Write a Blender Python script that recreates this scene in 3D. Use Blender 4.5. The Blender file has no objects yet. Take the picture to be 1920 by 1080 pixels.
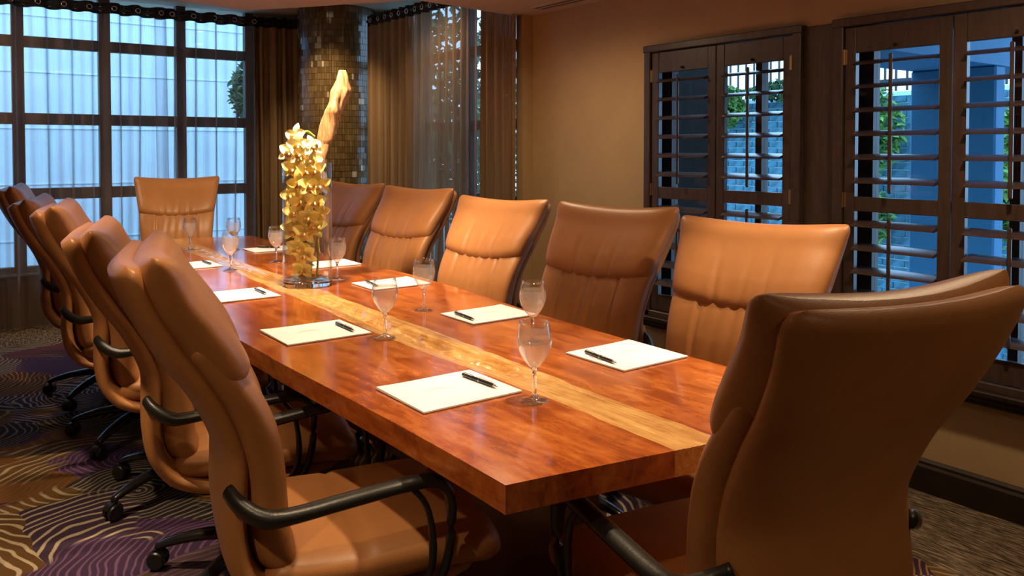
import bpy, bmesh, math, random
from mathutils import Vector, Matrix, Euler, noise
PI = math.pi
R = math.radians
random.seed(7)
scene = bpy.context.scene
COL = scene.collection

# ------------------------------------------------------------------ camera, world, exposure
F_PX, HORIZON, TILT, YAW, EYE = 1520.0, 280.0, R(1.5), R(36.6), 1.33
cam_data = bpy.data.cameras.new('camera')
cam = bpy.data.objects.new('camera', cam_data)
COL.objects.link(cam)
cam.location = (0, 0, EYE)
cam.rotation_euler = (PI/2 - TILT, 0, -YAW)
cam_data.sensor_fit = 'HORIZONTAL'
cam_data.sensor_width = 36
cam_data.lens = F_PX/1920*36
cam_data.shift_y = -(540 - (HORIZON + F_PX*math.tan(TILT)))/1920
cam_data.clip_start = 0.02
scene.camera = cam

SKY = (0.40, 0.66, 1.0)
SKY_STRENGTH = 1.9
world = bpy.data.worlds.new('dusk_sky')
scene.world = world
world.use_nodes = True
wn = world.node_tree.nodes
bg = wn['Background']
bg.inputs[0].default_value = (*SKY, 1)
bg.inputs[1].default_value = SKY_STRENGTH

vs = scene.view_settings
vs.view_transform = 'Standard'
vs.look = 'None'
vs.exposure = 1.55
vs.gamma = 1.0
vs.use_curve_mapping = False

WARM = (1.0, 0.72, 0.43)

# ------------------------------------------------------------------ materials
def srgb(r, g, b):
    f = lambda c: ((c/255 + .055)/1.055)**2.4 if c/255 > .04045 else c/255/12.92
    return (f(r), f(g), f(b), 1)

class NT:
    def __init__(self, name):
        self.m = bpy.data.materials.new(name)
        self.m.use_nodes = True
        self.t = self.m.node_tree
        self.p = self.t.nodes['Principled BSDF']
        self.out = self.t.nodes['Material Output']
    def n(self, typ, **kw):
        nd = self.t.nodes.new(typ)
        for k, v in kw.items():
            if k.startswith('i_'):
                nd.inputs[k[2:].replace('_', ' ')].default_value = v
            else:
                setattr(nd, k, v)
        return nd
    def l(self, a, b):
        self.t.links.new(a, b)
    def set(self, **kw):
        for k, v in kw.items():
            self.p.inputs[k.replace('_', ' ')].default_value = v
        return self
    def coords(self, scale=(1, 1, 1), kind='Object', rot=(0, 0, 0)):
        tc = self.n('ShaderNodeTexCoord')
        mp = self.n('ShaderNodeMapping')
        mp.inputs['Scale'].default_value = scale
        mp.inputs['Rotation'].default_value = rot
        self.l(tc.outputs[kind], mp.inputs[0])
        return mp.outputs[0]
    def noise(self, vec, scale, detail=3, rough=.55, dist=0):
        nd = self.n('ShaderNodeTexNoise')
        nd.inputs['Scale'].default_value = scale
        nd.inputs['Detail'].default_value = detail
        nd.inputs['Roughness'].default_value = rough
        nd.inputs['Distortion'].default_value = dist
        self.l(vec, nd.inputs['Vector'])
        return nd.outputs['Fac']
    def ramp(self, fac, stops, interp='LINEAR'):
        rp = self.n('ShaderNodeValToRGB')
        rp.color_ramp.interpolation = interp
        e = rp.color_ramp.elements
        while len(e) < len(stops):
            e.new(.5)
        for el, (pos, c) in zip(e, stops):
            el.position = pos
            el.color = c if len(c) == 4 else (*c, 1)
        self.l(fac, rp.inputs[0])
        return rp.outputs[0]
    def mix(self, fac, a, b, mode='MIX'):
        mx = self.n('ShaderNodeMixRGB', blend_type=mode)
        for v, i in ((fac, 0), (a, 1), (b, 2)):
            if hasattr(v, 'links'):
                self.l(v, mx.inputs[i])
            else:
                mx.inputs[i].default_value = v
        return mx.outputs[0]
    def math(self, op, a, b=0.0, clamp=False):
        m = self.n('ShaderNodeMath', operation=op, use_clamp=clamp)
        for v, i in ((a, 0), (b, 1)):
            if hasattr(v, 'links'):
                self.l(v, m.inputs[i])
            else:
                m.inputs[i].default_value = v
        return m.outputs[0]
    def bump(self, h, strength=.2, dist=.01):
        b = self.n('ShaderNodeBump')
        b.inputs['Strength'].default_value = strength
        b.inputs['Distance'].default_value = dist
        self.l(h, b.inputs['Height'])
        self.l(b.outputs[0], self.p.inputs['Normal'])
        return b
    def base(self, c):
        self.l(c, self.p.inputs['Base Color'])

M = {}
def plain(name, col, rough=.5, metal=0., var=.12, scale=8, bump=0., spec=.5):
    t = NT(name)
    t.set(Roughness=rough, Metallic=metal)
    t.p.inputs['Specular IOR Level'].default_value = spec
    v = t.coords()
    n = t.noise(v, scale, 4)
    c = col if len(col) == 4 else (*col, 1)
    lo = tuple(x*(1-var) for x in c[:3]); hi = tuple(min(1, x*(1+var)) for x in c[:3])
    t.base(t.ramp(n, [(.3, lo), (.7, hi)]))
    if bump:
        t.bump(t.noise(v, scale*12, 3), bump, .004)
    M[name] = t.m
    return t.m

plain('wall_paint', (.44, .30, .155), .75, scale=5, var=.04, bump=.08)
plain('ceiling_paint', (.50, .40, .33), .8, scale=3, var=.03)
plain('cream_paint', (.62, .52, .36), .8, scale=3, var=.03)
plain('dark_trim', (.020, .011, .007), .42, scale=9, var=.25)
plain('black_plastic', (.012, .012, .012), .36, scale=20, var=.2, bump=.1)
plain('black_gloss', (.012, .012, .013), .22, scale=20, var=.1)
plain('chrome', (.6, .6, .6), .18, metal=1, var=.05)
plain('brass', (.55, .40, .20), .3, metal=1, var=.05)
plain('window_frame_brown', (.060, .036, .027), .5, var=.15)
plain('concrete_pale', (.62, .72, .78), .85, scale=2, var=.06)
plain('paver_grey', (.25, .28, .3), .9, scale=4, var=.2)
plain('blue_grey_paint', (.013, .135, .27), .7, scale=3, var=.05)
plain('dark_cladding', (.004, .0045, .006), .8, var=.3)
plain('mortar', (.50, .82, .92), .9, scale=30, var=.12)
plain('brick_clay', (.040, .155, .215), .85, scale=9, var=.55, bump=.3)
plain('iron_black', (.015, .02, .025), .5, var=.2)
plain('leaf_green', (.11, .26, .055), .5, scale=3, var=.6)
plain('leaf_dark', (.035, .10, .035), .5, scale=3, var=.6)
plain('bark', (.06, .04, .03), .8, var=.3)
plain('print_grey', (.28, .28, .29), .7, var=.05)
plain('print_faint', (.70, .73, .79), .75, var=.01)
plain('paper', (.84, .87, .93), .55, scale=3, var=.01)
plain('card_back', (.25, .2, .16), .8, var=.1)
plain('stem_green', (.20, .30, .05), .45, scale=14, var=.3)
plain('lens_white', (.9, .85, .75), .4, var=.01)

# lamp lens glows
t = NT('lamp_glow')
t.set(Emission_Color=(1, .75, .45, 1), Emission_Strength=12)
M['lamp_glow'] = t.m

# shutter wood
t = NT('shutter_wood')
t.set(Roughness=.34)
t.p.inputs['Coat Weight'].default_value = .25
t.p.inputs['Coat Roughness'].default_value = .25
v = t.coords((1, 1, .12))
n = t.noise(v, 55, 5)
t.base(t.ramp(n, [(.25, (.045, .027, .022)), (.75, (.084, .053, .044))]))
t.bump(n, .08, .002)
M['shutter_wood'] = t.m

# leather
t = NT('tan_leather')
t.set(Roughness=.42)
t.p.inputs['Specular IOR Level'].default_value = .45
v = t.coords()
n = t.noise(v, 6, 4)
t.base(t.ramp(n, [(.3, (.355, .150, .050)), (.7, (.42, .182, .063))]))
vo = t.n('ShaderNodeTexVoronoi')
vo.inputs['Scale'].default_value = 420
t.l(v, vo.inputs['Vector'])
t.bump(vo.outputs['Distance'], .12, .0015)
M['tan_leather'] = t.m

# figured red-brown hardwood, grain along Y
def figured(name, stops, rough=.16, gscale=(5, .7, 5), mott=7.):
    t = NT(name)
    t.set(Roughness=rough)
    t.p.inputs['Coat Weight'].default_value = .7
    t.p.inputs['Coat Roughness'].default_value = .11
    v = t.coords(gscale)
    g = t.noise(v, 4, 6, .6, .8)
    v2 = t.coords((3.2, 1.3, 2), rot=(0, 0, .35))
    mt = t.noise(v2, mott, 6, .68, .5)
    v3 = t.coords((1, 1, 1))
    fine = t.noise(v3, 90, 4, .7)
    f = t.math('ADD', t.math('MULTIPLY', g, .42), t.math('MULTIPLY', mt, .54))
    f = t.math('ADD', f, t.math('MULTIPLY', fine, .04))
    t.base(t.ramp(f, stops))
    M[name] = t.m
figured('red_hardwood', [(.36, (.17, .033, .007)), (.44, (.285, .060, .010)), (.50, (.37, .090, .016)), (.56, (.45, .130, .026)), (.65, (.54, .20, .05))])
figured('red_hardwood_edge', [(.30, (.13, .030, .008)), (.5, (.26, .066, .014)), (.72, (.40, .13, .034))], .25)
figured('sapwood', [(.33, (.20, .075, .018)), (.44, (.46, .22, .065)), (.56, (.66, .39, .14)), (.70, (.78, .54, .25))], .18, (30, 1.3, 30), 4.)
figured('pedestal_wood', [(.3, (.085, .016, .006)), (.7, (.17, .035, .011))], .3, (5, 5, .7))

# mosaic tile
t = NT('mosaic_tile')
t.set(Roughness=.22)
at = t.n('ShaderNodeAttribute', attribute_name='tile_tone')
t.base(t.ramp(at.outputs['Fac'], [(0, (.085, .054, .021)), (.5, (.115, .074, .030)), (.93, (.145, .096, .042)), (.985, (.18, .125, .06)), (1, (.42, .36, .26))]))
M['mosaic_tile'] = t.m
plain('grout', (.05, .036, .02), .9, var=.1)

# sheers and drapes
def cloth(name, col, opacity, streak, through=.45):
    t = NT(name)
    t.t.nodes.remove(t.p)
    v = t.coords((1, 1, .004))
    n = t.noise(v, 260, 3, .7)
    n2 = t.noise(t.coords((1, 1, 1)), 700, 2)
    cr = t.ramp(n, [(.3, tuple(c*.75 for c in col)), (.7, tuple(c*1.25 for c in col))])
    df = t.n('ShaderNodeBsdfDiffuse'); tl = t.n('ShaderNodeBsdfTranslucent'); tr = t.n('ShaderNodeBsdfTransparent')
    t.l(cr, df.inputs[0]); t.l(cr, tl.inputs[0])
    m1 = t.n('ShaderNodeMixShader'); m1.inputs[0].default_value = through
    t.l(df.outputs[0], m1.inputs[1]); t.l(tl.outputs[0], m1.inputs[2])
    a = t.math('MULTIPLY', t.math('SUBTRACT', n, .5), streak*2)
    a = t.math('ADD', a, opacity)
    a = t.math('ADD', a, t.math('MULTIPLY', t.math('SUBTRACT', n2, .5), streak))
    lw = t.n('ShaderNodeLayerWeight'); lw.inputs[0].default_value = .5     # thread cover grows towards grazing angles
    a = t.math('ADD', a, t.math('MULTIPLY', t.math('POWER', lw.outputs['Facing'], 2.0), 1.0), clamp=True)
    m2 = t.n('ShaderNodeMixShader')
    t.l(a, m2.inputs[0]); t.l(tr.outputs[0], m2.inputs[1]); t.l(m1.outputs[0], m2.inputs[2])
    t.l(m2.outputs[0], t.out.inputs[0])
    M[name] = t.m
cloth('sheer_brown', (.30, .20, .15), .26, .24)
cloth('sheer_dense', (.30, .19, .11), .74, .16)
cloth('drape_brown', (.23, .145, .075), 1.0, .04, .06)
cloth('header_brown', (.035, .022, .015), 1.0, 0)

# glass: thin clear glass, fresnel gloss over transparency
def thin_glass(name, tint=(1, 1, 1), frost=0., frost_col=(.9, .92, .95), pw=2.6, edge=.75):
    t = NT(name)
    t.t.nodes.remove(t.p)
    tr = t.n('ShaderNodeBsdfTransparent'); tr.inputs[0].default_value = (*tint, 1)
    gl = t.n('ShaderNodeBsdfGlossy'); gl.inputs['Roughness'].default_value = .02
    fr = t.n('ShaderNodeLayerWeight'); fr.inputs[0].default_value = .5
    fz0 = t.math('ADD', t.math('MULTIPLY', t.math('POWER', fr.outputs['Facing'], pw), edge), .04)
    m = t.n('ShaderNodeMixShader')
    t.l(fz0, m.inputs[0]); t.l(tr.outputs[0], m.inputs[1]); t.l(gl.outputs[0], m.inputs[2])
    o = m.outputs[0]
    if frost:
        n = t.noise(t.coords(), 500, 2)
        fz = t.math('MULTIPLY', t.ramp(n, [(.3, (.85, .85, .85)), (.7, (1, 1, 1))]), frost)
        df = t.n('ShaderNodeBsdfDiffuse'); df.inputs[0].default_value = (*frost_col, 1)
        tl = t.n('ShaderNodeBsdfTranslucent'); tl.inputs[0].default_value = (*frost_col, 1)
        ma = t.n('ShaderNodeMixShader'); ma.inputs[0].default_value = .5
        t.l(df.outputs[0], ma.inputs[1]); t.l(tl.outputs[0], ma.inputs[2])
        mb = t.n('ShaderNodeMixShader')
        t.l(fz, mb.inputs[0]); t.l(o, mb.inputs[1]); t.l(ma.outputs[0], mb.inputs[2])
        o = mb.outputs[0]
    t.l(o, t.out.inputs[0])
    M[name] = t.m
thin_glass('clear_glass', (.97, .985, .98))
thin_glass('window_glass', (.90, .95, .97))
thin_glass('misted_glass', (.98, .98, .98), .20, (.95, .93, .92), 1.9, .8)
thin_glass('rim_glass', (.97, .97, .97), 0, (1, 1, 1), 1.5, .85)
thin_glass('water', (.98, .98, .98), .09, (.95, .9, .88))
t = NT('solid_glass')
t.set(Roughness=.0, IOR=1.47, Base_Color=(.95, 1, .98, 1))
t.p.inputs['Transmission Weight'].default_value = 1
M['solid_glass'] = t.m

# orchid petals
t = NT('orchid_yellow')
t.set(Roughness=.45)
t.p.inputs['Subsurface Weight'].default_value = .0
n = t.noise(t.coords(), 25, 3)
t.base(t.ramp(n, [(.3, (.82, .68, .17)), (.7, (.90, .80, .30))]))
M['orchid_yellow'] = t.m
t = NT('orchid_pale_lit')  # yellow with overhead lamplight painted in, for top blossoms; columns and stalks too
t.set(Roughness=.45)
n = t.noise(t.coords(), 25, 3)
t.base(t.ramp(n, [(.3, (.88, .84, .42)), (.7, (.94, .92, .62))]))
M['orchid_pale_lit'] = t.m
t = NT('orchid_lip')
t.set(Roughness=.5)
n = t.noise(t.coords(), 90, 3)
t.base(t.ramp(n, [(.42, (.80, .60, .16)), (.6, (.48, .15, .05))]))
M['orchid_lip'] = t.m
# driftwood
t = NT('driftwood')
t.set(Roughness=.5)
n = t.noise(t.coords((9, 9, 1.2)), 9, 5, .6, .6)
t.base(t.ramp(n, [(.3, (.16, .075, .03)), (.5, (.34, .19, .09)), (.72, (.48, .30, .16))]))
t.bump(n, .5, .006)
M['driftwood'] = t.m

# carpets
t = NT('carpet_border')
t.set(Roughness=.95)
t.p.inputs['Specular IOR Level'].default_value = .1
v = t.coords((1, .10, 1), rot=(0, 0, R(-20)))
n = t.noise(v, 130, 3, .7)
t.base(t.ramp(n, [(.38, (.030, .020, .013)), (.52, (.13, .095, .065)), (.66, (.30, .235, .17))]))
t.bump(n, .5, .004)
M['carpet_border'] = t.m

t = NT('carpet_field')
t.set(Roughness=.95)
t.p.inputs['Specular IOR Level'].default_value = .1
v = t.coords()
wob = t.n('ShaderNodeTexNoise'); wob.inputs['Scale'].default_value = 3.2; wob.inputs['Detail'].default_value = 2
t.l(v, wob.inputs['Vector'])
wv = t.n('ShaderNodeVectorMath', operation='SCALE'); wv.inputs[3].default_value = .16
t.l(wob.outputs['Color'], wv.inputs[0])
va = t.n('ShaderNodeVectorMath', operation='ADD')
t.l(v, va.inputs[0]); t.l(wv.outputs[0], va.inputs[1])
def fan(scale, rings, off):
    mp = t.n('ShaderNodeMapping'); mp.inputs['Location'].default_value = off
    t.l(va.outputs[0], mp.inputs[0])
    vo = t.n('ShaderNodeTexVoronoi', voronoi_dimensions='2D')
    vo.inputs['Scale'].default_value = scale
    t.l(mp.outputs[0], vo.inputs['Vector'])
    rel = t.n('ShaderNodeVectorMath', operation='SUBTRACT')
    t.l(mp.outputs[0], rel.inputs[0]); t.l(vo.outputs['Position'], rel.inputs[1])
    jit = t.n('ShaderNodeVectorMath', operation='SUBTRACT'); jit.inputs[1].default_value = (.5, .5, 0)
    t.l(vo.outputs['Color'], jit.inputs[0])
    js = t.n('ShaderNodeVectorMath', operation='SCALE'); js.inputs[3].default_value = .85
    t.l(jit.outputs[0], js.inputs[0])
    ad = t.n('ShaderNodeVectorMath', operation='ADD'); t.l(rel.outputs[0], ad.inputs[0]); t.l(js.outputs[0], ad.inputs[1])
    flat = t.n('ShaderNodeVectorMath', operation='MULTIPLY'); flat.inputs[1].default_value = (1, 1, 0); t.l(ad.outputs[0], flat.inputs[0])
    ln = t.n('ShaderNodeVectorMath', operation='LENGTH'); t.l(flat.outputs[0], ln.inputs[0])
    rg = t.math('SINE', t.math('MULTIPLY', ln.outputs['Value'], rings*scale))
    line = t.ramp(rg, [(.45, (0, 0, 0)), (.75, (1, 1, 1))])
    sep = t.n('ShaderNodeSeparateColor'); t.l(vo.outputs['Color'], sep.inputs[0])
    return line, sep.outputs[0], sep.outputs[1]
line1, c1, d1 = fan(1.9, 125, (0, 0, 0))
line2, c2, d2 = fan(1.5, 95, (3.7, 1.3, 0))
grounds = t.ramp(c1, [(0, (.055, .028, .075)), (.22, (.085, .055, .050)), (.42, (.035, .028, .028)), (.58, (.16, .080, .022)), (.78, (.06, .026, .068)), (.9, (.10, .030, .016))], 'CONSTANT')
threads = t.ramp(d1, [(0, (.36, .20, .055)), (.25, (.30, .25, .20)), (.45, (.50, .40, .24)), (.6, (.26, .085, .02)), (.75, (.16, .085, .17)), (.88, (.42, .26, .07))], 'CONSTANT')
lay1 = t.mix(line1, grounds, threads)
g2 = t.ramp(c2, [(0, (.17, .085, .022)), (.4, (.05, .03, .06)), (.7, (.12, .06, .02))], 'CONSTANT')
t2 = t.ramp(d2, [(0, (.45, .28, .08)), (.5, (.48, .39, .26)), (.75, (.30, .10, .025))], 'CONSTANT')
lay2 = t.mix(line2, g2, t2)
sel = t.ramp(t.noise(va.outputs[0], 1.7, 2), [(.50, (0, 0, 0)), (.53, (1, 1, 1))])
c = t.mix(sel, lay1, lay2)
pile = t.noise(v, 260, 2, .7)
c = t.mix(t.math('MULTIPLY', pile, .55), c, (.012, .008, .008, 1))
t.base(c)
t.bump(pile, .6, .004)
M['carpet_field'] = t.m

# ------------------------------------------------------------------ mesh builder
class MB:
    def __init__(s):
        s.v = []; s.f = []
    def add(s, vs, fs):
        b = len(s.v)
        s.v += [tuple(p) for p in vs]
        s.f += [tuple(i+b for i in f) for f in fs]
        return s
    def box(s, x0, x1, y0, y1, z0, z1, bev=0.):
        x0, x1 = min(x0, x1), max(x0, x1); y0, y1 = min(y0, y1), max(y0, y1); z0, z1 = min(z0, z1), max(z0, z1)
        if bev <= 0:
            vs = [(x, y, z) for z in (z0, z1) for y in (y0, y1) for x in (x0, x1)]
            return s.add(vs, [(0, 2, 3, 1), (4, 5, 7, 6), (0, 1, 5, 4), (2, 6, 7, 3), (0, 4, 6, 2), (1, 3, 7, 5)])
        bm = bmesh.new()
        bmesh.ops.create_cube(bm, size=1)
        for q in bm.verts:
            q.co = ((x0+x1)/2+q.co.x*(x1-x0), (y0+y1)/2+q.co.y*(y1-y0), (z0+z1)/2+q.co.z*(z1-z0))
        bmesh.ops.bevel(bm, geom=bm.edges[:], offset=min(bev, (x1-x0)*.45, (y1-y0)*.45, (z1-z0)*.45), segments=1, affect='EDGES')
        bm.verts.index_update()
        s.add([q.co[:] for q in bm.verts], [[q.index for q in f.verts] for f in bm.faces])
        bm.free()
        return s
    def grid(s, rows, closed=False, cap=False):
        n = len(rows[0]); b = len(s.v)
        for r_ in rows:
            s.v += [tuple(p) for p in r_]
        for i in range(len(rows)-1):
            for k in range(n if closed else n-1):
                a = b+i*n+k; c = b+i*n+(k+1) % n
                s.f.append((a, c, c+n, a+n))
        if cap and closed:
            s.f.append(tuple(b+k for k in reversed(range(n))))
            e = b+(len(rows)-1)*n
            s.f.append(tuple(e+k for k in range(n)))
        return s
    def lathe(s, prof, cx=0, cy=0, seg=24, cap=True):
        rows = [[(cx+r_*math.cos(2*PI*k/seg), cy+r_*math.sin(2*PI*k/seg), z) for k in range(seg)] for r_, z in prof]
        return s.grid(rows, True, cap)
    def tube(s, path, rad, seg=8, ry=None, up=Vector((0, 0, 1)), cap=True):
        pts = [Vector(p) for p in path]
        rows = []
        for i, p in enumerate(pts):
            d = (pts[min(i+1, len(pts)-1)]-pts[max(i-1, 0)]).normalized()
            sx = d.cross(up)
            if sx.length < .05:
                sx = d.cross(Vector((1, 0, 0)))
            sx.normalize(); sy = sx.cross(d)
            ra = rad[i] if isinstance(rad, (list, tuple)) else rad
            rb = ra if ry is None else (ry[i] if isinstance(ry, (list, tuple)) else ry)
            rows.append([p+sx*ra*math.cos(2*PI*k/seg)+sy*rb*math.sin(2*PI*k/seg) for k in range(seg)])
        return s.grid(rows, True, cap)
    def mesh(s, name, mat, smooth=False, angle=None):
        me = bpy.data.meshes.new(name)
        me.from_pydata(s.v, [], s.f)
        bm = bmesh.new(); bm.from_mesh(me)
        bmesh.ops.recalc_face_normals(bm, faces=bm.faces[:])
        if smooth and angle:
            for e in bm.edges:
                if len(e.link_faces) == 2 and e.calc_face_angle(0) > angle:
                    e.smooth = False
        for f in bm.faces:
            f.smooth = smooth
        bm.to_mesh(me); bm.free()
        me.materials.append(M[mat])
        return me
    def build(s, name, mat, parent=None, smooth=False, loc=None, rz=0, angle=.7):
        return link(name, s.mesh(name, mat, smooth, angle), parent, loc, rz)

def link(name, me, parent=None, loc=None, rz=0):
    o = bpy.data.objects.new(name, me)
    COL.objects.link(o)
    o.parent = parent
    if loc is not None:
        o.location = loc
    if rz:
        o.rotation_euler.z = rz
    return o
def tag(o, label, cat, group=None, kind=None):
    if label: o['label'] = label
    if cat: o['category'] = cat
    if group: o['group'] = group
    if kind: o['kind'] = kind
    return o
def struct(o, label=None):
    o['kind'] = 'structure'
    if label: o['label'] = label
    return o
def thing(name, label, cat, loc=(0, 0, 0), rz=0, group=None):
    o = bpy.data.objects.new(name, None)
    COL.objects.link(o)
    o.empty_display_size = .05
    o.location = loc; o.rotation_euler.z = rz
    return tag(o, label, cat, group)
def copy_tree(o, parent=None):
    c = o.copy(); COL.objects.link(c); c.parent = parent
    for ch in list(o.children):
        copy_tree(ch, c)
    return c
def catmull(pts, n):
    P = [Vector(p) for p in pts]
    P = [P[0]*2-P[1]] + P + [P[-1]*2-P[-2]]
    out = []
    m = len(P)-3
    for i in range(n+1):
        u = i/n*m; k = min(int(u), m-1); t_ = u-k
        a, b, c_, d = P[k:k+4]
        out.append(.5*((2*b)+(c_-a)*t_+(2*a-5*b+4*c_-d)*t_*t_+(3*b-a-3*c_+d)*t_**3))
    return out
def lerp_tab(tab, x):
    if x <= tab[0][0]: return tab[0][1]
    for (a, va_), (b, vb) in zip(tab, tab[1:]):
        if x <= b:
            return va_+(vb-va_)*(x-a)/(b-a)
    return tab[-1][1]

# ------------------------------------------------------------------ room shell
WX = 3.157            # inner face of the shuttered wall
CEIL, HIGH = 2.17, 2.51
FARY = 7.0

fl = MB()
fl.box(-2.6, 3.6, -2.6, 7.3, -.12, 0)
floor = struct(fl.build('floor', 'carpet_border'), 'brown and grey streaked border carpet around the patterned field')
ca = MB(); ca.box(-2.45, 2.6, -2.45, 6.40, 0, .004)
# rounded corner of the field
struct(ca.build('floor_field', 'carpet_field'), 'multicoloured carpet field with purple and gold fans of arcs')

# ceiling: dropped part with a notch towards the column, higher pocket beyond
def slab(poly, z0, z1):
    m = MB(); n = len(poly)
    m.add([(x, y, z0) for x, y in poly]+[(x, y, z1) for x, y in poly],
          [tuple(reversed(range(n))), tuple(range(n, 2*n))]+[(i, (i+1) % n, n+(i+1) % n, n+i) for i in range(n)])
    return m
low = [(-2.6, -2.6), (WX+.2, -2.6), (WX+.2, 4.12), (3.144, 4.12), (2.29, 4.0), (1.90, 4.58), (1.646, 4.91), (1.3, 4.83), (-2.6, 4.0)]
ceil_low = slab(low, CEIL, CEIL+.44)
ceiling = struct(ceil_low.build('ceiling', 'ceiling_paint'), 'taupe dropped ceiling with an angled edge before the window bay')
hi = MB(); hi.box(-2.6, 3.6, 3.9, 7.3, HIGH, HIGH+.05)
struct(hi.build('ceiling_bay', 'cream_paint'), 'cream ceiling of the raised window bay')

# right wall with two shuttered openings
S1 = (2.105, 3.02); S2 = (.985, 1.925); OPB, OPT = .47, 1.845
w = MB()
T = .16
w.box(WX, WX+T, 3.02, 4.06, 0, CEIL+.4)
w.box(WX, WX+T, S2[1], S1[0], 0, CEIL+.4)
w.box(WX, WX+T, -2.6, S2[0], 0, CEIL+.4)
w.box(WX, WX+T, S1[0], S1[1], 0, OPB); w.box(WX, WX+T, S1[0], S1[1], OPT, CEIL+.4)
w.box(WX, WX+T, S2[0], S2[1], 0, OPB); w.box(WX, WX+T, S2[0], S2[1], OPT, CEIL+.4)
w.box(3.078, WX+T, 4.03, 4.10, 0, HIGH)
struct(w.build('wall_right', 'wall_paint'), 'ochre painted wall with two dark shuttered openings')
w = MB(); w.box(3.30, 3.46, 4.0, 4.30, 0, HIGH); w.box(3.30, 3.46, 6.2, 7.3, 0, HIGH); w.box(3.30, 3.46, 4.3, 6.2, 0, .42); w.box(WX, 3.46, 4.06, 4.12, 0, HIGH)
struct(w.build('wall_bay_side', 'wall_paint'), 'side wall of the window bay behind the drapes')
w = MB(); w.box(-2.6, 3.46, FARY+.02, FARY+.2, 0, .40); struct(w.build('wall_apron', 'window_frame_brown'), 'low brown apron wall below the big gridded window')
w = MB(); w.box(2.42, 3.46, FARY+.02, FARY+.2, 0, HIGH); w.box(-2.6, -.58, FARY+.02, FARY+.2, 0, HIGH)
struct(w.build('wall_back', 'wall_paint'), 'ochre wall beside the big gridded window')
w = MB(); w.box(-2.6, -2.45, -2.6, 7.3, 0, HIGH+.1)
struct(w.build('wall_left', 'wall_paint'), 'ochre painted wall on the unseen side')
w = MB(); w.box(-2.6, WX+.2, -2.6, -2.45, 0, HIGH)
struct(w.build('wall_front', 'wall_paint'), 'ochre painted wall behind the viewer')

# baseboard
b = MB()
prof = [(0, 0), (-.022, 0), (-.022, .098), (-.016, .108), (-.016, .118), (-.006, .127), (0, .127)]
b.grid([[(WX+x, y, z) for x, z in prof] for y in (-2.45, 4.03)], True, True)
struct(b.build('baseboard_right', 'dark_trim'), 'dark brown baseboard along the ochre wall')

# dark wood panel between the shutters
b = MB(); b.box(WX-.012, WX, 1.925, 2.105, 0.40, 1.862, .003)
struct(b.build('trim_1', 'shutter_wood'), 'flat dark wood panel between the two shuttered openings')

# ------------------------------------------------------------------ slot diffuser in the ceiling
d = thing('slot_diffuser', 'long linear air slot set in the ceiling beside the ochre wall', 'vent', (3.02, 3.8, CEIL))
b = MB()
b.box(-.055, -.040, -2.6, 0, -.005, 0); b.box(-.006, .006, -2.6, 0, -.005, 0); b.box(.040, .055, -2.6, 0, -.005, 0); b.box(-.055, .055, 0, .012, -.005, 0)
b.build('frame', 'ceiling_paint', d)
for x in (-.023, .023):
    b = MB(); b.box(x-.017, x+.017, -2.6, 0, -.0015, 0)
    b.build('slot', 'black_plastic', d)

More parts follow.
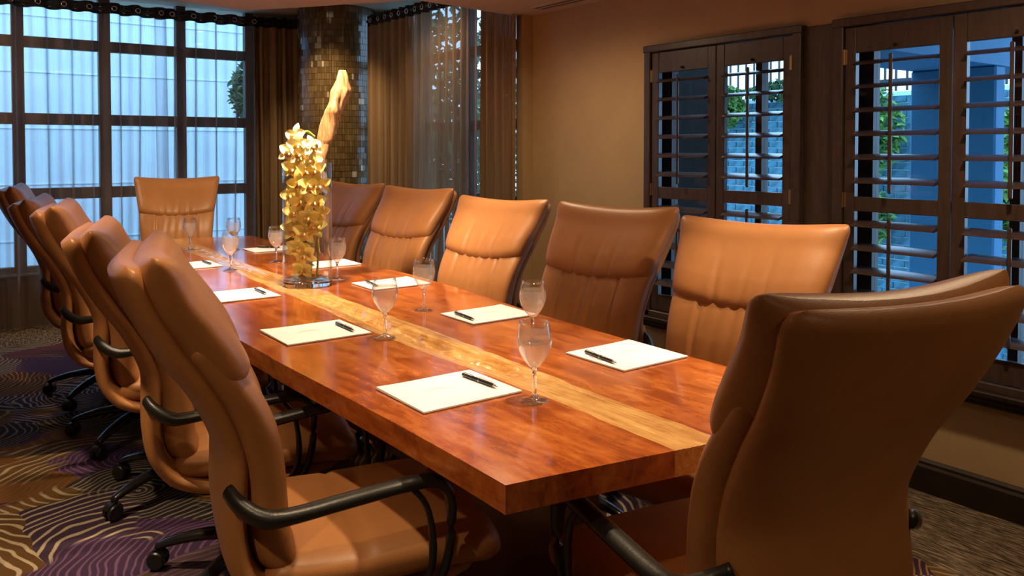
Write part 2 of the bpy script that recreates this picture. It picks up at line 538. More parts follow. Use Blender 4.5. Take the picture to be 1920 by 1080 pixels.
# ------------------------------------------------------------------ shutters
def shutter_unit(label, y_far, y_near, cat='shutter'):
    """frame with two louvred leaves; local origin on the wall face, x towards room negative"""
    root = thing('plantation_shutter', label, cat, (WX, 0, 0))
    zt, zb = 1.872, .455
    fw = .045
    X0, X1 = -.042, .03
    fr = MB()
    fr.box(X0, X1, y_far-fw, y_far, zb, zt, .004)
    fr.box(X0, X1, y_near, y_near+fw, zb, zt, .004)
    fr.box(X0-.004, X1, y_near-.004, y_far+.004, zt-.036, zt, .004)
    fr.box(X0, X1, y_near, y_far, zb, zb+.03, .004)
    fr.build('frame', 'shutter_wood', root)
    sl = MB()
    sl.box(-.075, .02, y_near-.03, y_far+.03, .437, .458, .005)
    sl.box(-.055, .02, y_near-.02, y_far+.02, .415, .437, .005)
    sl.box(-.035, .02, y_near-.01, y_far+.01, .394, .415, .004)
    sl.build('sill', 'dark_trim', root)
    mid = (y_far+y_near)/2
    zt2, zb2 = zt-.040, zb+.034
    sw = .048
    xa, xb = -.030, .000
    leaves = [(y_far-fw-.003, mid+.002), (mid-.002, y_near+fw+.003)]
    lou_me = None
    for li, (ya, yb) in enumerate(leaves):
        p = MB()
        p.box(xa, xb, ya-sw, ya, zb2, zt2, .003)
        p.box(xa, xb, yb, yb+sw, zb2, zt2, .003)
        leaf = p.build('shutter_leaf', 'shutter_wood', root)
        r_ = MB(); r_.box(xa+.002, xb-.002, yb+sw, ya-sw, zt2-.105, zt2, .002)
        r_.build('top_rail', 'shutter_wood', leaf)
        r_ = MB(); r_.box(xa+.002, xb-.002, yb+sw, ya-sw, zb2, zb2+.085, .002)
        r_.build('bottom_rail', 'shutter_wood', leaf)
        zm = 1.105
        r_ = MB(); r_.box(xa+.002, xb-.002, yb+sw, ya-sw, zm-.030, zm+.030, .002)
        r_.build('divider_rail', 'shutter_wood', leaf)
        yc = (ya+yb)/2; hl = (ya-yb)/2-sw-.002
        # louvers: flattened lens section, nearly level
        def lens(hw=.047, ht=.0068, tilt=R(13)):
            pts = []
            for k in range(12):
                a = 2*PI*k/12
                x = hw*math.cos(a); z = ht*math.sin(a)
                pts.append((x*math.cos(tilt)-z*math.sin(tilt), x*math.sin(tilt)+z*math.cos(tilt)))
            return pts
        if lou_me is None:
            m = MB(); m.grid([[(x, y, z) for x, z in lens()] for y in (-hl, hl)], True, True)
            lou_me = m.mesh('louver', 'shutter_wood', True, .6)
        zs = []
        zz = zt2-.105-.042
        while zz > zm+.055:
            zs.append(zz); zz -= .0965
        zz = zm-.030-.05
        while zz > zb2+.085+.03:
            zs.append(zz); zz -= .0965
        for z in zs:
            link('louver', lou_me, leaf, (-.015, yc, z))
        rod = MB()
        rod.box(-.072, -.058, yc-.007, yc+.007, zm+.05, zt2-.125, .004)
        rod.box(-.072, -.058, yc-.007, yc+.007, zs[-1]-.01, zm-.05, .004)
        rod.build('tilt_rod', 'shutter_wood', leaf)
        kn = MB(); kn.lathe([(0.0, 0), (.006, .002), (.007, .008), (.0035, .012), (.0035, .02)], seg=12)
        k_ = kn.build('knob', 'black_plastic', leaf, True, (xa+.003, yc, zt2-.088)); k_.rotation_euler = (0, -PI/2, 0)
        hy = ya if li == 0 else yb
        for hz in (zt2-.12, 1.12, zb2+.12):
            h = MB(); h.lathe([(.0055, -.032), (.0055, .032)], xa-.003, hy, 10)
            h.box(xa-.002, xa+.001, hy-.012, hy+.012, hz*0-.030, .030)
            h.build('hinge', 'brass', leaf, True, (0, 0, hz))
    return root
shutter_unit('dark wood shutters nearest the bare ochre wall, with two louvred leaves', 3.030, 2.092)
shutter_unit('dark wood shutters behind the swivelled chair at the near table end', 1.938, .972)

# window sashes behind the shutters
def side_window(n, posts, label):
    root = bpy.data.objects.new('window_%d' % n, None); COL.objects.link(root); struct(root, label)
    X = WX+.09
    y_near, y_far = posts[0][0], posts[-1][1]
    f = MB()
    for a, b_ in posts:
        f.box(X, X+.05, a, b_, OPB, OPT)
    f.box(X, X+.05, y_near, y_far, OPT-.04, OPT); f.box(X, X+.05, y_near, y_far, OPB, OPB+.05)
    f.box(X, X+.05, y_near, y_far, 1.085, 1.125)
    f.build('window_frame', 'window_frame_brown', root)
    for (_, a), (b_, _) in zip(posts, posts[1:]):
        for z0, z1 in ((OPB+.05, 1.085), (1.125, OPT-.04)):
            g = MB(); g.box(X+.022, X+.027, a, b_, z0, z1)
            g.build('pane', 'window_glass', root)
side_window(1, [(2.105, 2.15), (2.385, 2.42), (2.66, 2.70), (2.95, 3.02)], 'brown framed window behind the shutters nearest the bare wall')
side_window(2, [(.985, 1.05), (1.265, 1.30), (1.505, 1.55), (1.83, 1.925)], 'brown framed window behind the shutters of the near end')

# ------------------------------------------------------------------ big gridded window and bay side window
root = bpy.data.objects.new('window_3', None); COL.objects.link(root)
struct(root, 'tall gridded window across the far side of the room')
mx = [-.58, -.545, .038, .118, .615, .695, 1.198, 1.282, 1.776, 1.852, 2.345, 2.42]
mulls = [(-.60, -.52), (.035, .115), (.615, .694), (1.198, 1.282), (1.776, 1.852), (2.345, 2.44)]
rails = [(.40, .45), (.948, 1.036), (1.517, 1.603), (2.095, 2.178), (2.53, 2.60)]
Yw = 7.03
for a, b_ in mulls:
    m = MB(); m.box(a, b_, Yw, Yw+.07, .40, 2.6, .004); m.build('mullion', 'window_frame_brown', root)
for (z0, z1) in rails:
    for (a, b_), (c_, d_) in zip(mulls, mulls[1:]):
        m = MB(); m.box(b_, c_, Yw+.005, Yw+.065, z0, z1, .004); m.build('rail', 'window_frame_brown', root)
for (z0, z1), (z2, z3) in zip(rails, rails[1:]):
    for (a, b_), (c_, d_) in zip(mulls, mulls[1:]):
        m = MB(); m.box(b_, c_, Yw+.032, Yw+.037, z1, z2); m.build('pane', 'window_glass', root)
m = MB(); m.box(-.6, 2.44, 6.955, 7.05, .385, .405, .006); m.build('sill', 'window_frame_brown', root)

root = bpy.data.objects.new('window_4', None); COL.objects.link(root)
struct(root, 'gridded window at the side of the bay behind the drapes')
Xw = 3.31
ml2 = [(4.30, 4.38), (4.98, 5.06), (5.66, 5.74), (6.14, 6.22)]
rl2 = [(.40, .45), (.95, 1.01), (1.47, 1.54), (2.01, 2.08), (2.5, 2.58)]
for a, b_ in ml2:
    m = MB(); m.box(Xw, Xw+.07, a, b_, .4, 2.58, .004); m.build('mullion', 'window_frame_brown', root)
for (z0, z1) in rl2:
    for (a, b_), (c_, d_) in zip(ml2, ml2[1:]):
        m = MB(); m.box(Xw+.005, Xw+.065, b_, c_, z0, z1, .004); m.build('rail', 'window_frame_brown', root)
for (z0, z1), (z2, z3) in zip(rl2, rl2[1:]):
    for (a, b_), (c_, d_) in zip(ml2, ml2[1:]):
        m = MB(); m.box(Xw+.032, Xw+.037, b_, c_, z1, z2); m.build('pane', 'window_glass', root)

# ------------------------------------------------------------------ curtains
def curtain(label, p0, p1, folds, amp, fabric, ztop=2.455, zbot=.012, header=True, seed=0, hh=.085, group=None, rings=True, name='sheer_curtain'):
    rnd = random.Random(seed)
    A = Vector((p0[0], p0[1], 0)); B = Vector((p1[0], p1[1], 0))
    d = (B-A); L = d.length; d.normalize(); nrm = Vector((-d.y, d.x, 0))
    root = thing(name, label, 'curtain', (A+B)/2, 0, group)
    O = (A+B)/2
    N = folds*14
    ph = [rnd.uniform(-.35, .35) for _ in range(folds+2)]
    am = [rnd.uniform(.65, 1.25) for _ in range(folds+2)]
    def wave(s, zf):
        u = s*folds; k = int(u)
        fr = u-k
        p = ph[k]*(1-fr)+ph[k+1]*fr
        a_ = am[k]*(1-fr)+am[k+1]*fr
        q = math.sin(2*PI*(u+p*(1-zf*.6)))
        q = math.copysign(abs(q)**.55, q)
        return amp*a_*q*(.75+.35*(1-zf))+.012*(1-zf)*math.sin(7.3*u+seed)
    def pt(s, z):
        zf = (z-zbot)/(ztop-zbot)
        flare = 1 if zf > .12 else 1
        sway = .018*(1-zf)*math.sin(s*folds*2.1+seed*1.7)
        return A+d*(s*L+sway)+nrm*wave(s, zf)-O+Vector((0, 0, z))
    nz = 14
    z1 = ztop-(hh if header else 0)
    rows = [[pt(i/N, zbot+(z1-zbot)*j/nz) for i in range(N+1)] for j in range(nz+1)]
    MB().grid(rows).build('fabric', fabric, root, True, angle=3)
    if header:
        rows = [[pt(i/N, z1+(ztop-z1)*j/2) for i in range(N+1)] for j in range(3)]
        MB().grid(rows).build('header_band', 'header_brown', root, True, angle=3)
        if rings:
            for k in range(folds*2):
                s = (k+.5)/(folds*2)
                q = pt(s, ztop-.045)
                g = MB()
                Rr, rr = .017, .005
                rows = []
                for i in range(14):
                    a = 2*PI*i/14
                    rows.append([(  (Rr+rr*math.cos(b_*PI/3))*math.cos(a), rr*math.sin(b_*PI/3), (Rr+rr*math.cos(b_*PI/3))*math.sin(a)) for b_ in range(6)])
                rows.append(rows[0])
                g.grid(rows, True)
                o = g.build('grommet', 'chrome', root, True, q, math.atan2(d.y, d.x), angle=3)
    return root
curtain('sheer brown curtain over the big window, left of the bright slit', (-.55, 6.88), (1.66, 6.88), 13, .055, 'sheer_brown', seed=3)
curtain('sheer brown curtain between the bright slit and the stacked drape', (1.58, 6.90), (2.40, 6.86), 5, .055, 'sheer_brown', seed=5)
curtain('brown drape gathered between the big window and the mosaic column', (2.36, 6.86), (2.72, 6.78), 4, .045, 'drape_brown', seed=8, rings=False, name='drape')
curtain('brown drape gathered just right of the mosaic column', (3.03, 6.06), (3.06, 5.40), 6, .035, 'drape_brown', seed=9, ztop=2.42, name='drape')
curtain('sheer brown curtain hanging over the bay side window', (3.06, 5.38), (3.07, 4.66), 7, .036, 'sheer_dense', seed=12, ztop=2.42)
curtain('thin sheer strip over the bay window beside the gathered end drape', (3.06, 4.68), (3.07, 4.37), 3, .03, 'sheer_brown', seed=13, ztop=2.42)
curtain('brown drape gathered against the end of the ochre wall', (3.03, 4.40), (3.04, 4.035), 4, .025, 'drape_brown', seed=14, ztop=2.42, name='drape')
rod = MB(); rod.tube([(-.6, 6.88, 2.41), (2.4, 6.88, 2.41), (2.6, 6.84, 2.41), (2.78, 6.78, 2.41)], .011, 10)
o = rod.build('curtain_rod', 'black_plastic', None, True); tag(o, 'thin dark curtain rod threaded through the big window curtains', 'curtain rod')
rod = MB(); rod.tube([(3.045, 6.1, 2.38), (3.06, 4.13, 2.38)], .011, 10)
o = rod.build('curtain_rod', 'black_plastic', None, True); tag(o, 'thin dark curtain rod through the bay side drapes', 'curtain rod')

# ------------------------------------------------------------------ mosaic column
CX, CY, CR = 2.935, 6.45, .325
root = thing('mosaic_column', 'round column clad in small bronze mosaic tiles between the curtains', 'column', (CX, CY, 0))
m = MB(); m.lathe([(CR-.006, 0), (CR-.006, HIGH)], seg=72); m.build('core', 'grout', root, True)
rnd = random.Random(4)
m = MB(); tones = []
rows_z = .050; nt = 100
nz = int(HIGH/rows_z)
for j in range(nz):
    z0 = j*rows_z+.0015; z1 = (j+1)*rows_z-.0015
    k = 0
    while k < nt:
        wv_ = 1 if rnd.random() < .8 else 2
        a0 = 2*PI*k/nt+.004; a1 = 2*PI*min(k+wv_, nt)/nt-.004
        k += wv_
        rr = CR+rnd.uniform(-.0015, .0015); tl = rnd.uniform(-.001, .001)
        q = []
        for a, ex in ((a0, tl), (a1, -tl)):
            for z in (z0, z1):
                q.append(((rr+ex)*math.cos(a), (rr+ex)*math.sin(a), z))
        for a in (a0, a1):
            for z in (z0, z1):
                q.append(((CR-.007)*math.cos(a), (CR-.007)*math.sin(a), z))
        m.add(q, [(0, 1, 3, 2), (0, 2, 6, 4), (1, 5, 7, 3), (0, 4, 5, 1), (2, 3, 7, 6)])
        tn = rnd.random()**1.25
        if rnd.random() < .012: tn = 1
        tones += [tn]*8
me = m.mesh('tile_cladding', 'mosaic_tile')
at = me.attributes.new('tile_tone', 'FLOAT', 'POINT')
at.data.foreach_set('value', tones)
o = link('tile_cladding', me, root); o['kind'] = 'stuff'

# ------------------------------------------------------------------ conference table
def wob(y, s, a=.010):
    return a*math.sin(y*1.9+s)+a*.5*math.sin(y*4.7+s*2.3)
def tx_left(y):  return .806+.010*math.cos((y-1.1)*2.2)*(1 if y < 2.2 else .6)-.004*math.sin(y*3)
def tx_right(y): return lerp_tab([(1.0, 1.742), (1.72, 1.746), (2.2, 1.768), (2.8, 1.828), (3.28, 1.858), (3.7, 1.84), (4.5, 1.845), (5.5, 1.83)], y)
def strip_c(y): return 1.215+.035*(y-1.05)+.022*math.sin(y*1.1+.4)
def rag(y, k): return .007*noise.noise(Vector((y*6, k, 0)))+.004*noise.noise(Vector((y*17, k, 3)))
def sl_(y): return strip_c(y)-.070+wob(y, .3, .014)+rag(y, 1)
def sr_(y): return strip_c(y)+.070+wob(y, 1.9, .012)+rag(y, 5)
def near_y(x): return 1.119-.088*min(1, max(0, (x-.82)/.48))+ (0.05*max(0, (x-1.30)/.45))
def far_y(x): return 5.40+.11*min(1, max(0, (x-.82)/.55))-.09*max(0, (x-1.40)/.43)
TZ, TT = .75, .052
table = thing('conference_table', 'long glossy red-brown slab conference table with pale live-edge centre seam', 'table', (1.32, 3.25, 0))
off = Vector((1.32, 3.25, 0))
def slab_grid(xa, xb, nx, ny, zfun=None, z=TZ, th=TT, bev=.005):
    """closed solid between the curves xa(y) and xb(y)"""
    m = MB()
    top = []
    for j in range(ny+1):
        row = []
        for i in range(nx+1):
            f = i/nx
            g = j/ny
            yy = 1.05+(5.45-1.05)*g
            x = xa(yy)+(xb(yy)-xa(yy))*f
            y0, y1 = near_y(x), far_y(x)
            y = y0+(y1-y0)*g
            x = xa(y)+(xb(y)-xa(y))*f
            zz = z+(zfun(x, y, f) if zfun else 0)
            row.append((x-off.x, y-off.y, zz))
        top.append(row)
    n = nx+1
    b = len(m.v)
    m.grid(top)
    low_ = [[(p[0], p[1], z-th) for p in r_] for r_ in top]
    c0 = len(m.v)
    m.grid(low_)
    per = [(0, i) for i in range(nx)]+[(j, nx) for j in range(ny)]+[(ny, i) for i in range(nx, 0, -1)]+[(j, 0) for j in range(ny, 0, -1)]
    for (a, b_) in zip(per, per[1:]+per[:1]):
        i0 = a[0]*n+a[1]; i1 = b_[0]*n+b_[1]
        m.f.append((i0, i1, c0+i1, c0+i0))
    return m
slab_grid(tx_left, sl_, 4, 200).build('slab', 'red_hardwood', table, True, angle=.5)
slab_grid(sr_, tx_right, 4, 200).build('slab', 'red_hardwood', table, True, angle=.5)
def trough(x, y, f):
    # carved hollow with rounded bumps along the middle stretch of the seam and the far end
    m_ = max(0., min(1, (y-1.55)/.25))*max(0., min(1, (3.02-y)/.05)) + .35*max(0., min(1, (y-3.5)/.6))*max(0., min(1, (5.35-y)/.4))
    c_ = .55+.06*math.sin(y*5)
    d_ = math.exp(-((f-c_)/.24)**4)
    lump = .5+.5*noise.noise(Vector((f*2.2, y*13, 3.)))+.25*noise.noise(Vector((f*5, y*30, 7.)))
    edge = .0012*noise.noise(Vector((f*20, y*4, 1.)))
    return -m_*d_*(.013+.026*lump)+edge*min(1, f*8)*min(1, (1-f)*8)
slab_grid(sl_, sr_, 28, 520, trough).build('sapwood_seam', 'sapwood', table, True, angle=1.2)
for y in (1.75, 4.75):
    m = MB(); m.box(-.26, .26, y-off.y-.05, y-off.y+.05, .05, TZ-TT, .006); m.build('pedestal', 'pedestal_wood', table)
    m = MB(); m.box(-.34, .34, y-off.y-.11, y-off.y+.11, .004, .05, .006); m.build('foot', 'pedestal_wood', table)
m = MB(); m.box(-.03, .03, 1.8-off.y, 4.7-off.y, .30, .46, .006); m.build('stretcher', 'pedestal_wood', table)

# ------------------------------------------------------------------ swivel chairs
def sweep(path, wfun, hfun, wrap, n_t=40, n_k=40, ex=2.6, ey=5.0, disp=None, dip=None, n=None):
    """cushion swept along a side profile: path (x,z) -> section across y, thickness along the normal"""
    P = catmull([(x-.10*max(0, z-.60), 0, z) for x, z in path], n_t)
    rows = []
    for i, p in enumerate(P):
        t_ = i/n_t
        d = (P[min(i+1, n_t)]-P[max(i-1, 0)]).normalized()
        nv = Vector((d.z, 0, -d.x))        # forward-pointing for an upward path
        w_ = wfun(t_); h = hfun(t_)
        row = []
        half = n_k//2
        for k in range(n_k):
            ph = -PI/2+PI*((k % half)+.5)/half
            sa = 1 if k < half else -1
            yn = math.sin(ph)*(1 if sa > 0 else -1)
            y = w_*yn
            q = sa*h*max(0, 1-abs(yn)**ey)**(1/ex)
            wr = wrap(t_)*(y/.3)**2
            e = disp(t_, y, 1 if sa > 0 else -1)*min(1, abs(q)/(h*.6+1e-6)) if disp and h > 1e-4 else 0
            c_ = p+nv*(q+wr+e*(1 if sa > 0 else -1))+Vector((0, y, 0))
            if dip:
                c_.z += dip(t_, y)
            row.append(c_)
        rows.append(row)
    m = MB(); m.grid(rows, True, True)
    return m
def capf(t_, r0, r1):
    v_ = 1.
    if t_ < r0: v_ = math.sqrt(max(0, 1-((r0-t_)/r0)**2))
    if t_ > 1-r1: v_ = min(v_, math.sqrt(max(0, 1-((t_-1+r1)/r1)**2)))
    return max(v_, .02)
shell_path = [(.22, .405), (.06, .388), (-.12, .385), (-.23, .412), (-.292, .475), (-.312, .55), (-.310, .63), (-.305, .70), (-.320, .765), (-.352, .84), (-.394, .91), (-.430, .985), (-.453, 1.05), (-.466, 1.098)]
def shell_w(t_):
    return lerp_tab([(0, .215), (.1, .245), (.25, .25), (.42, .228), (.55, .222), (.68, .234), (.82, .254), (1, .280)], t_)*(.86+.14*capf(t_, .04, .09))
shell_m = sweep(shell_path, shell_w, lambda t_: .027*capf(t_, .03, .03), lambda t_: .038*max(0, min(1, (t_-.25)/.3)), 56, 64, 2.2, 7)
def back_disp(t_, y, side):
    if side < 0: return 0
    e = 0
    if abs(y) < .125:
        e += .0045*math.sin(y*2*PI/.05+1.6*math.sin(t_*5))*(.25+.75*t_)*(1-abs(y)/.14)
        e += .004*noise.noise(Vector((y*22, t_*4, 0)))*t_
    for y0 in (-.13, .13):
        e -= .007*math.exp(-((y-y0)/.008)**2)
    e += .003*math.exp(-((abs(y)-.145)/.012)**2)
    return e
back_path = [(-.215, .455), (-.245, .52), (-.252, .60), (-.250, .68), (-.258, .75), (-.280, .82), (-.315, .885), (-.352, .945)]
cush_m = sweep(back_path, lambda t_: lerp_tab([(0, .222), (.5, .236), (1, .258)], t_)*(.9+.1*capf(t_, .08, .05)), lambda t_: lerp_tab([(0, .044), (.55, .046), (.85, .036), (1, .026)], t_)*capf(t_, .10, .05), lambda t_: .036-.024*t_, 44, 180, 2.6, 6, back_disp)
def head_disp(t_, y, side):
    if side < 0: return 0
    e = 0
    for y0, wd, s in ((-.085, .010, 1.), (.005, .012, .8), (.078, .009, 1.)):
        yy = y-y0-.02*(t_-.1)*math.copysign(1, y0)
        e -= .007*s*math.exp(-(yy/wd)**2)*max(0, 1-t_/.6)*min(1, t_/.08)
        e += .003*s*math.exp(-((abs(yy)-.02)/.012)**2)*max(0, 1-t_/.5)*min(1, t_/.08)
    return e
head_path = [(-.288, .872), (-.303, .91), (-.340, .965), (-.384, 1.025), (-.410, 1.075), (-.426, 1.108)]
head_m = sweep(head_path, lambda t_: lerp_tab([(0, .245), (.15, .252), (.5, .272), (1, .298)], t_)*(.91+.09*capf(t_, .14, .22)),
               lambda t_: lerp_tab([(0, .060), (.3, .064), (.7, .058), (1, .052)], t_)*capf(t_, .16, .30), lambda t_: .016+.024*t_, 44, 180, 2.0, 4.2, head_disp,
               lambda t_, y: -.060*(1-(y/.3)**2)*(1-t_)**1.5-.006*t_*(1-(y/.3)**2))
# gathered side strip between headrest and shell
seat_path = [(-.25, .452), (-.18, .452), (-.05, .448), (.10, .450), (.20, .446), (.262, .425)]
def seat_disp(t_, y, side):
    if side > 0: return 0          # upper face: the path runs forward so its normal points down
    e = -.006*math.exp(-((t_-.40)/.012)**2)
    e += .010*(1-(y/.25)**2)*math.sin(PI*t_)
    return e
seat_m = sweep(seat_path, lambda t_: lerp_tab([(0, .225), (.3, .25), (.8, .255), (1, .235)], t_)*(.88+.12*capf(t_, .1, .14)), lambda t_: .045*capf(t_, .12, .16), lambda t_: 0, 40, 80, 2.6, 6, seat_disp)
CH = {}
CH['back_shell'] = shell_m.mesh('back_shell', 'tan_leather', True, 3)
CH['back_cushion'] = cush_m.mesh('back_cushion', 'tan_leather', True, 3)
CH['headrest'] = head_m.mesh('headrest', 'tan_leather', True, 3)
CH['seat'] = seat_m.mesh('seat', 'tan_leather', True, 3)
for sgn, nm in ((1, 'l'), (-1, 'r')):
    m = MB()
    pth = catmull([(-.318, sgn*.212, .648), (-.300, sgn*.246, .632), (-.262, sgn*.276, .612), (-.215, sgn*.285, .610), (-.08, sgn*.291, .627), (.02, sgn*.291, .637), (.075, sgn*.290, .636), (.108, sgn*.289, .612), (.118, sgn*.288, .56), (.112, sgn*.284, .47), (.09, sgn*.265, .405), (.05, sgn*.20, .378)], 48)
    ra = [lerp_tab([(0, .012), (.2, .017), (.3, .022), (.55, .022), (.66, .018), (.75, .013), (1, .012)], i/48) for i in range(49)]
    rb = [lerp_tab([(0, .018), (.2, .019), (.3, .015), (.6, .014), (.7, .010), (1, .010)], i/48) for i in range(49)]
    m.tube(pth, ra, 12, rb)
    CH['arm'+nm] = m.mesh('armrest', 'black_plastic', True, 3)
    m = MB()
    pth = catmull([(.03, sgn*.291, .630), (.062, sgn*.291, .585), (.076, sgn*.289, .52), (.076, sgn*.282, .45), (.06, sgn*.26, .40)], 16)
    m.tube(pth, .009, 8, .007)
    CH['strut'+nm] = m.mesh('arm_strut', 'black_plastic', True, 3)
m = MB(); m.box(-.11, .11, -.07, .07, .335, .375, .012); m.lathe([(.028, .20), (.028, .34)], seg=16); m.tube([(.0, -.06, .352), (.02, -.20, .352), (.03, -.24, .346)], .006, 8)
CH['mech'] = m.mesh('tilt_mechanism', 'black_plastic', True, .6)
m = MB(); m.lathe([(.036, .075), (.040, .09), (.040, .135), (.034, .15), (.030, .152), (.030, .23), (.020, .232), (.020, .27)], seg=20)
CH['hub'] = m.mesh('gas_column', 'black_gloss', True, .6)
m = MB()
lp = [(.02, 0, .118), (.10, 0, .122), (.20, 0, .112), (.29, 0, .090), (.335, 0, .072)]
m.tube(catmull(lp, 14), [lerp_tab([(0, .030), (.6, .024), (1, .016)], i/14) for i in range(15)], 10, [lerp_tab([(0, .022), (.6, .017), (1, .011)], i/14) for i in range(15)])
CH['leg'] = m.mesh('base_leg', 'black_gloss', True, 3)
m = MB()
for s in (-1, 1):
    rows = []
    for yy, rr in ((.006, .012), (.006, .026), (.010, .0285), (.020, .0285), (.025, .025), (.025, .006)):
        rows.append([(.325+.008+rr*math.cos(2*PI*k/18), s*yy, .0285+.004+rr*math.sin(2*PI*k/18)) for k in range(18)])
    m.grid(rows, True, True)
m.tube([(.325, 0, .085), (.325, 0, .045)], .008, 10)
rows = []
for yy, rr in ((-.016, .032), (.016, .032)):
    rows.append([(.333+rr*math.cos(R(20)+R(140)*k/10), yy, .0335+rr*math.sin(R(20)+R(140)*k/10)) for k in range(11)])
m.grid(rows)
CH['caster'] = m.mesh('caster', 'black_plastic', True, .6)

def make_chair(label, x, y, yaw, lift, base_rot, group):
    root = thing('office_chair', label, 'chair', (x+.045*math.cos(R(yaw)), y+.045*math.sin(R(yaw)), .004), R(yaw), group)
    up = (0, 0, lift-.004)
    for nm, key in (('back_shell', 'back_shell'), ('back_cushion', 'back_cushion'), ('headrest', 'headrest'), ('seat', 'seat')):
        link(nm, CH[key], root, up)
    for s in 'lr':
        a = link('armrest', CH['arm'+s], root, up); a['label'] = 'black plastic armrest'
        link('arm_strut', CH['strut'+s], a)
    link('tilt_mechanism', CH['mech'], root, up)
    link('gas_column', CH['hub'], root)
    for k in range(5):
        lg = link('base_leg', CH['leg'], root, None, R(base_rot-yaw+72*k)); lg['label'] = 'black plastic base leg'
        link('caster', CH['caster'], lg)
    return root
GL, GR = 'chairs along the window-side left edge', 'chairs along the shuttered wall side'
CHAIRS = [
 ('tan leather swivel chair nearest the viewer on the left of the table', .805, 1.74, -13, .01, 20, GL),
 ('tan leather chair second from the near end, left of the table', .825, 2.50, -14, -.005, 141, GL),
 ('tan leather chair in the middle of the left row', .83, 3.28, -13, .015, 129, GL),
 ('tan leather chair fourth from the near end, left of the table', .83, 4.04, -14, .0, 150, GL),
 ('tan leather chair farthest down the left row, showing only its top', .83, 4.82, -10, .025, 150, GL),
 ('tan leather chair in front of the post between the shutters, brightly lit', 1.87, 1.57, 193, -.025, 0, GR),
 ('brown leather chair second from the near end, in front of bare shutter leaf', 1.87, 2.27, 191, -.01, 0, GR),
 ('tan leather chair in the middle of the shuttered wall side', 1.87, 3.05, 190, -.02, 0, GR),
 ('brown leather chair in front of the side window drapes', 1.88, 3.86, 190, -.0, 0, GR),
 ('brown leather chair partly hidden by the flower vase', 1.88, 4.64, 190, -.0, 0, GR),
 ('tan leather chair at the far head of the table against the big window', 1.45, 5.80, -106, .01, 10, None),
 ('tan leather chair at the near table end, seen from behind', 1.312, 1.055, 80, .0, 30, None),
]
for c_ in CHAIRS:
    make_chair(*c_)

# ------------------------------------------------------------------ note pads and pens
def notepad(label, xa, xb, ya, yb, rz, side, pen):
    cx, cy = (xa+xb)/2, (ya+yb)/2
    root = thing('notepad', label, 'notepad', (cx, cy, TZ+.001), rz, 'notepads on the table')
    hw, hd = (xb-xa)/2, (yb-ya)/2
    m = MB(); m.box(-hw, hw, -hd, hd, 0, .0012); m.build('backing', 'card_back', root)
    m = MB()
    rows = []
    for j in range(7):
        rows.append([(-hw+2*hw*i/8, -hd+2*hd*j/6, .0046+.0022*max(0, (-(i/4-1)*side))**3*(j/6)) for i in range(9)])
    low_ = [[(p[0], p[1], .0012) for p in r_] for r_ in rows]
    m.grid(rows); m.grid([[p for p in rows[0]], [p for p in low_[0]]]); m.grid([rows[-1], low_[-1]])
    m.grid([[r_[0] for r_ in rows], [r_[0] for r_ in low_]]); m.grid([[r_[-1] for r_ in rows], [r_[-1] for r_ in low_]])
    m.build('sheets', 'paper', root, True, angle=.5)
    # printed heading along the head edge and a pale swoosh in the middle
    m = MB()
    x0 = side*(hw-.018)
    xs = -.02
    for k in range(7):
        ln = (.004, .006, .003, .005, .004, .006, .009)[k]
        m.add([(x0-.0015, xs, .0053), (x0+.0015, xs, .0053), (x0+.0015, xs+ln, .0053), (x0-.0015, xs+ln, .0053)], [(0, 1, 2, 3)])
        xs += ln+.002
    m.add([(x0-.004, xs+.002, .0053), (x0+.004, xs+.002, .0053), (x0+.004, xs+.008, .0053), (x0-.004, xs+.008, .0053)], [(0, 1, 2, 3)])
    m.build('printed_heading', 'print_grey', root)
    m = MB()
    rows = []
    for k in range(15):
        a = -1.0+2.0*k/14
        r0 = .045; wd = .006*(1-abs(a))
        rows.append([(side*(-.02)+ (r0-wd)*math.sin(a*1.2), -.02+(r0-wd)*math.cos(a*1.2), .0052), (side*(-.02)+(r0+wd)*math.sin(a*1.2), -.02+(r0+wd)*math.cos(a*1.2), .0052)])
    m.grid(rows); m.build('printed_swoosh', 'print_faint', root)
    return root
pen_parts = None
def pen(label, p0, p1):
    global pen_parts
    a = Vector((*p0, 0)); b_ = Vector((*p1, 0)); d = b_-a
    root = thing('pen', label, 'pen', ((p0[0]+p1[0])/2, (p0[1]+p1[1])/2, TZ+.0115), math.atan2(d.y, d.x), 'pens on the notepads')
    if pen_parts is None:
        L = .142
        def rod(prof):
            return MB().grid([[(x, r_*math.cos(2*PI*k/14), r_*math.sin(2*PI*k/14)) for k in range(14)] for x, r_ in prof], True, True)
        pen_parts = [('barrel', rod([(-.071, .0035), (-.069, .0046), (-.03, .005), (.045, .005), (.056, .0042)]).mesh('barrel', 'black_gloss', True, .6)),
                     ('tip', rod([(.056, .0042), (.068, .0018), (.072, .0008)]).mesh('tip', 'chrome', True, .6)),
                     ('band', rod([(-.003, .0053), (.001, .0053)]).mesh('band', 'chrome', True, .6)),
                     ('clip', MB().box(-.068, -.028, -.0016, .0016, .0048, .0066).mesh('clip', 'chrome'))]
    for nm, me in pen_parts:
        link(nm, me, root)
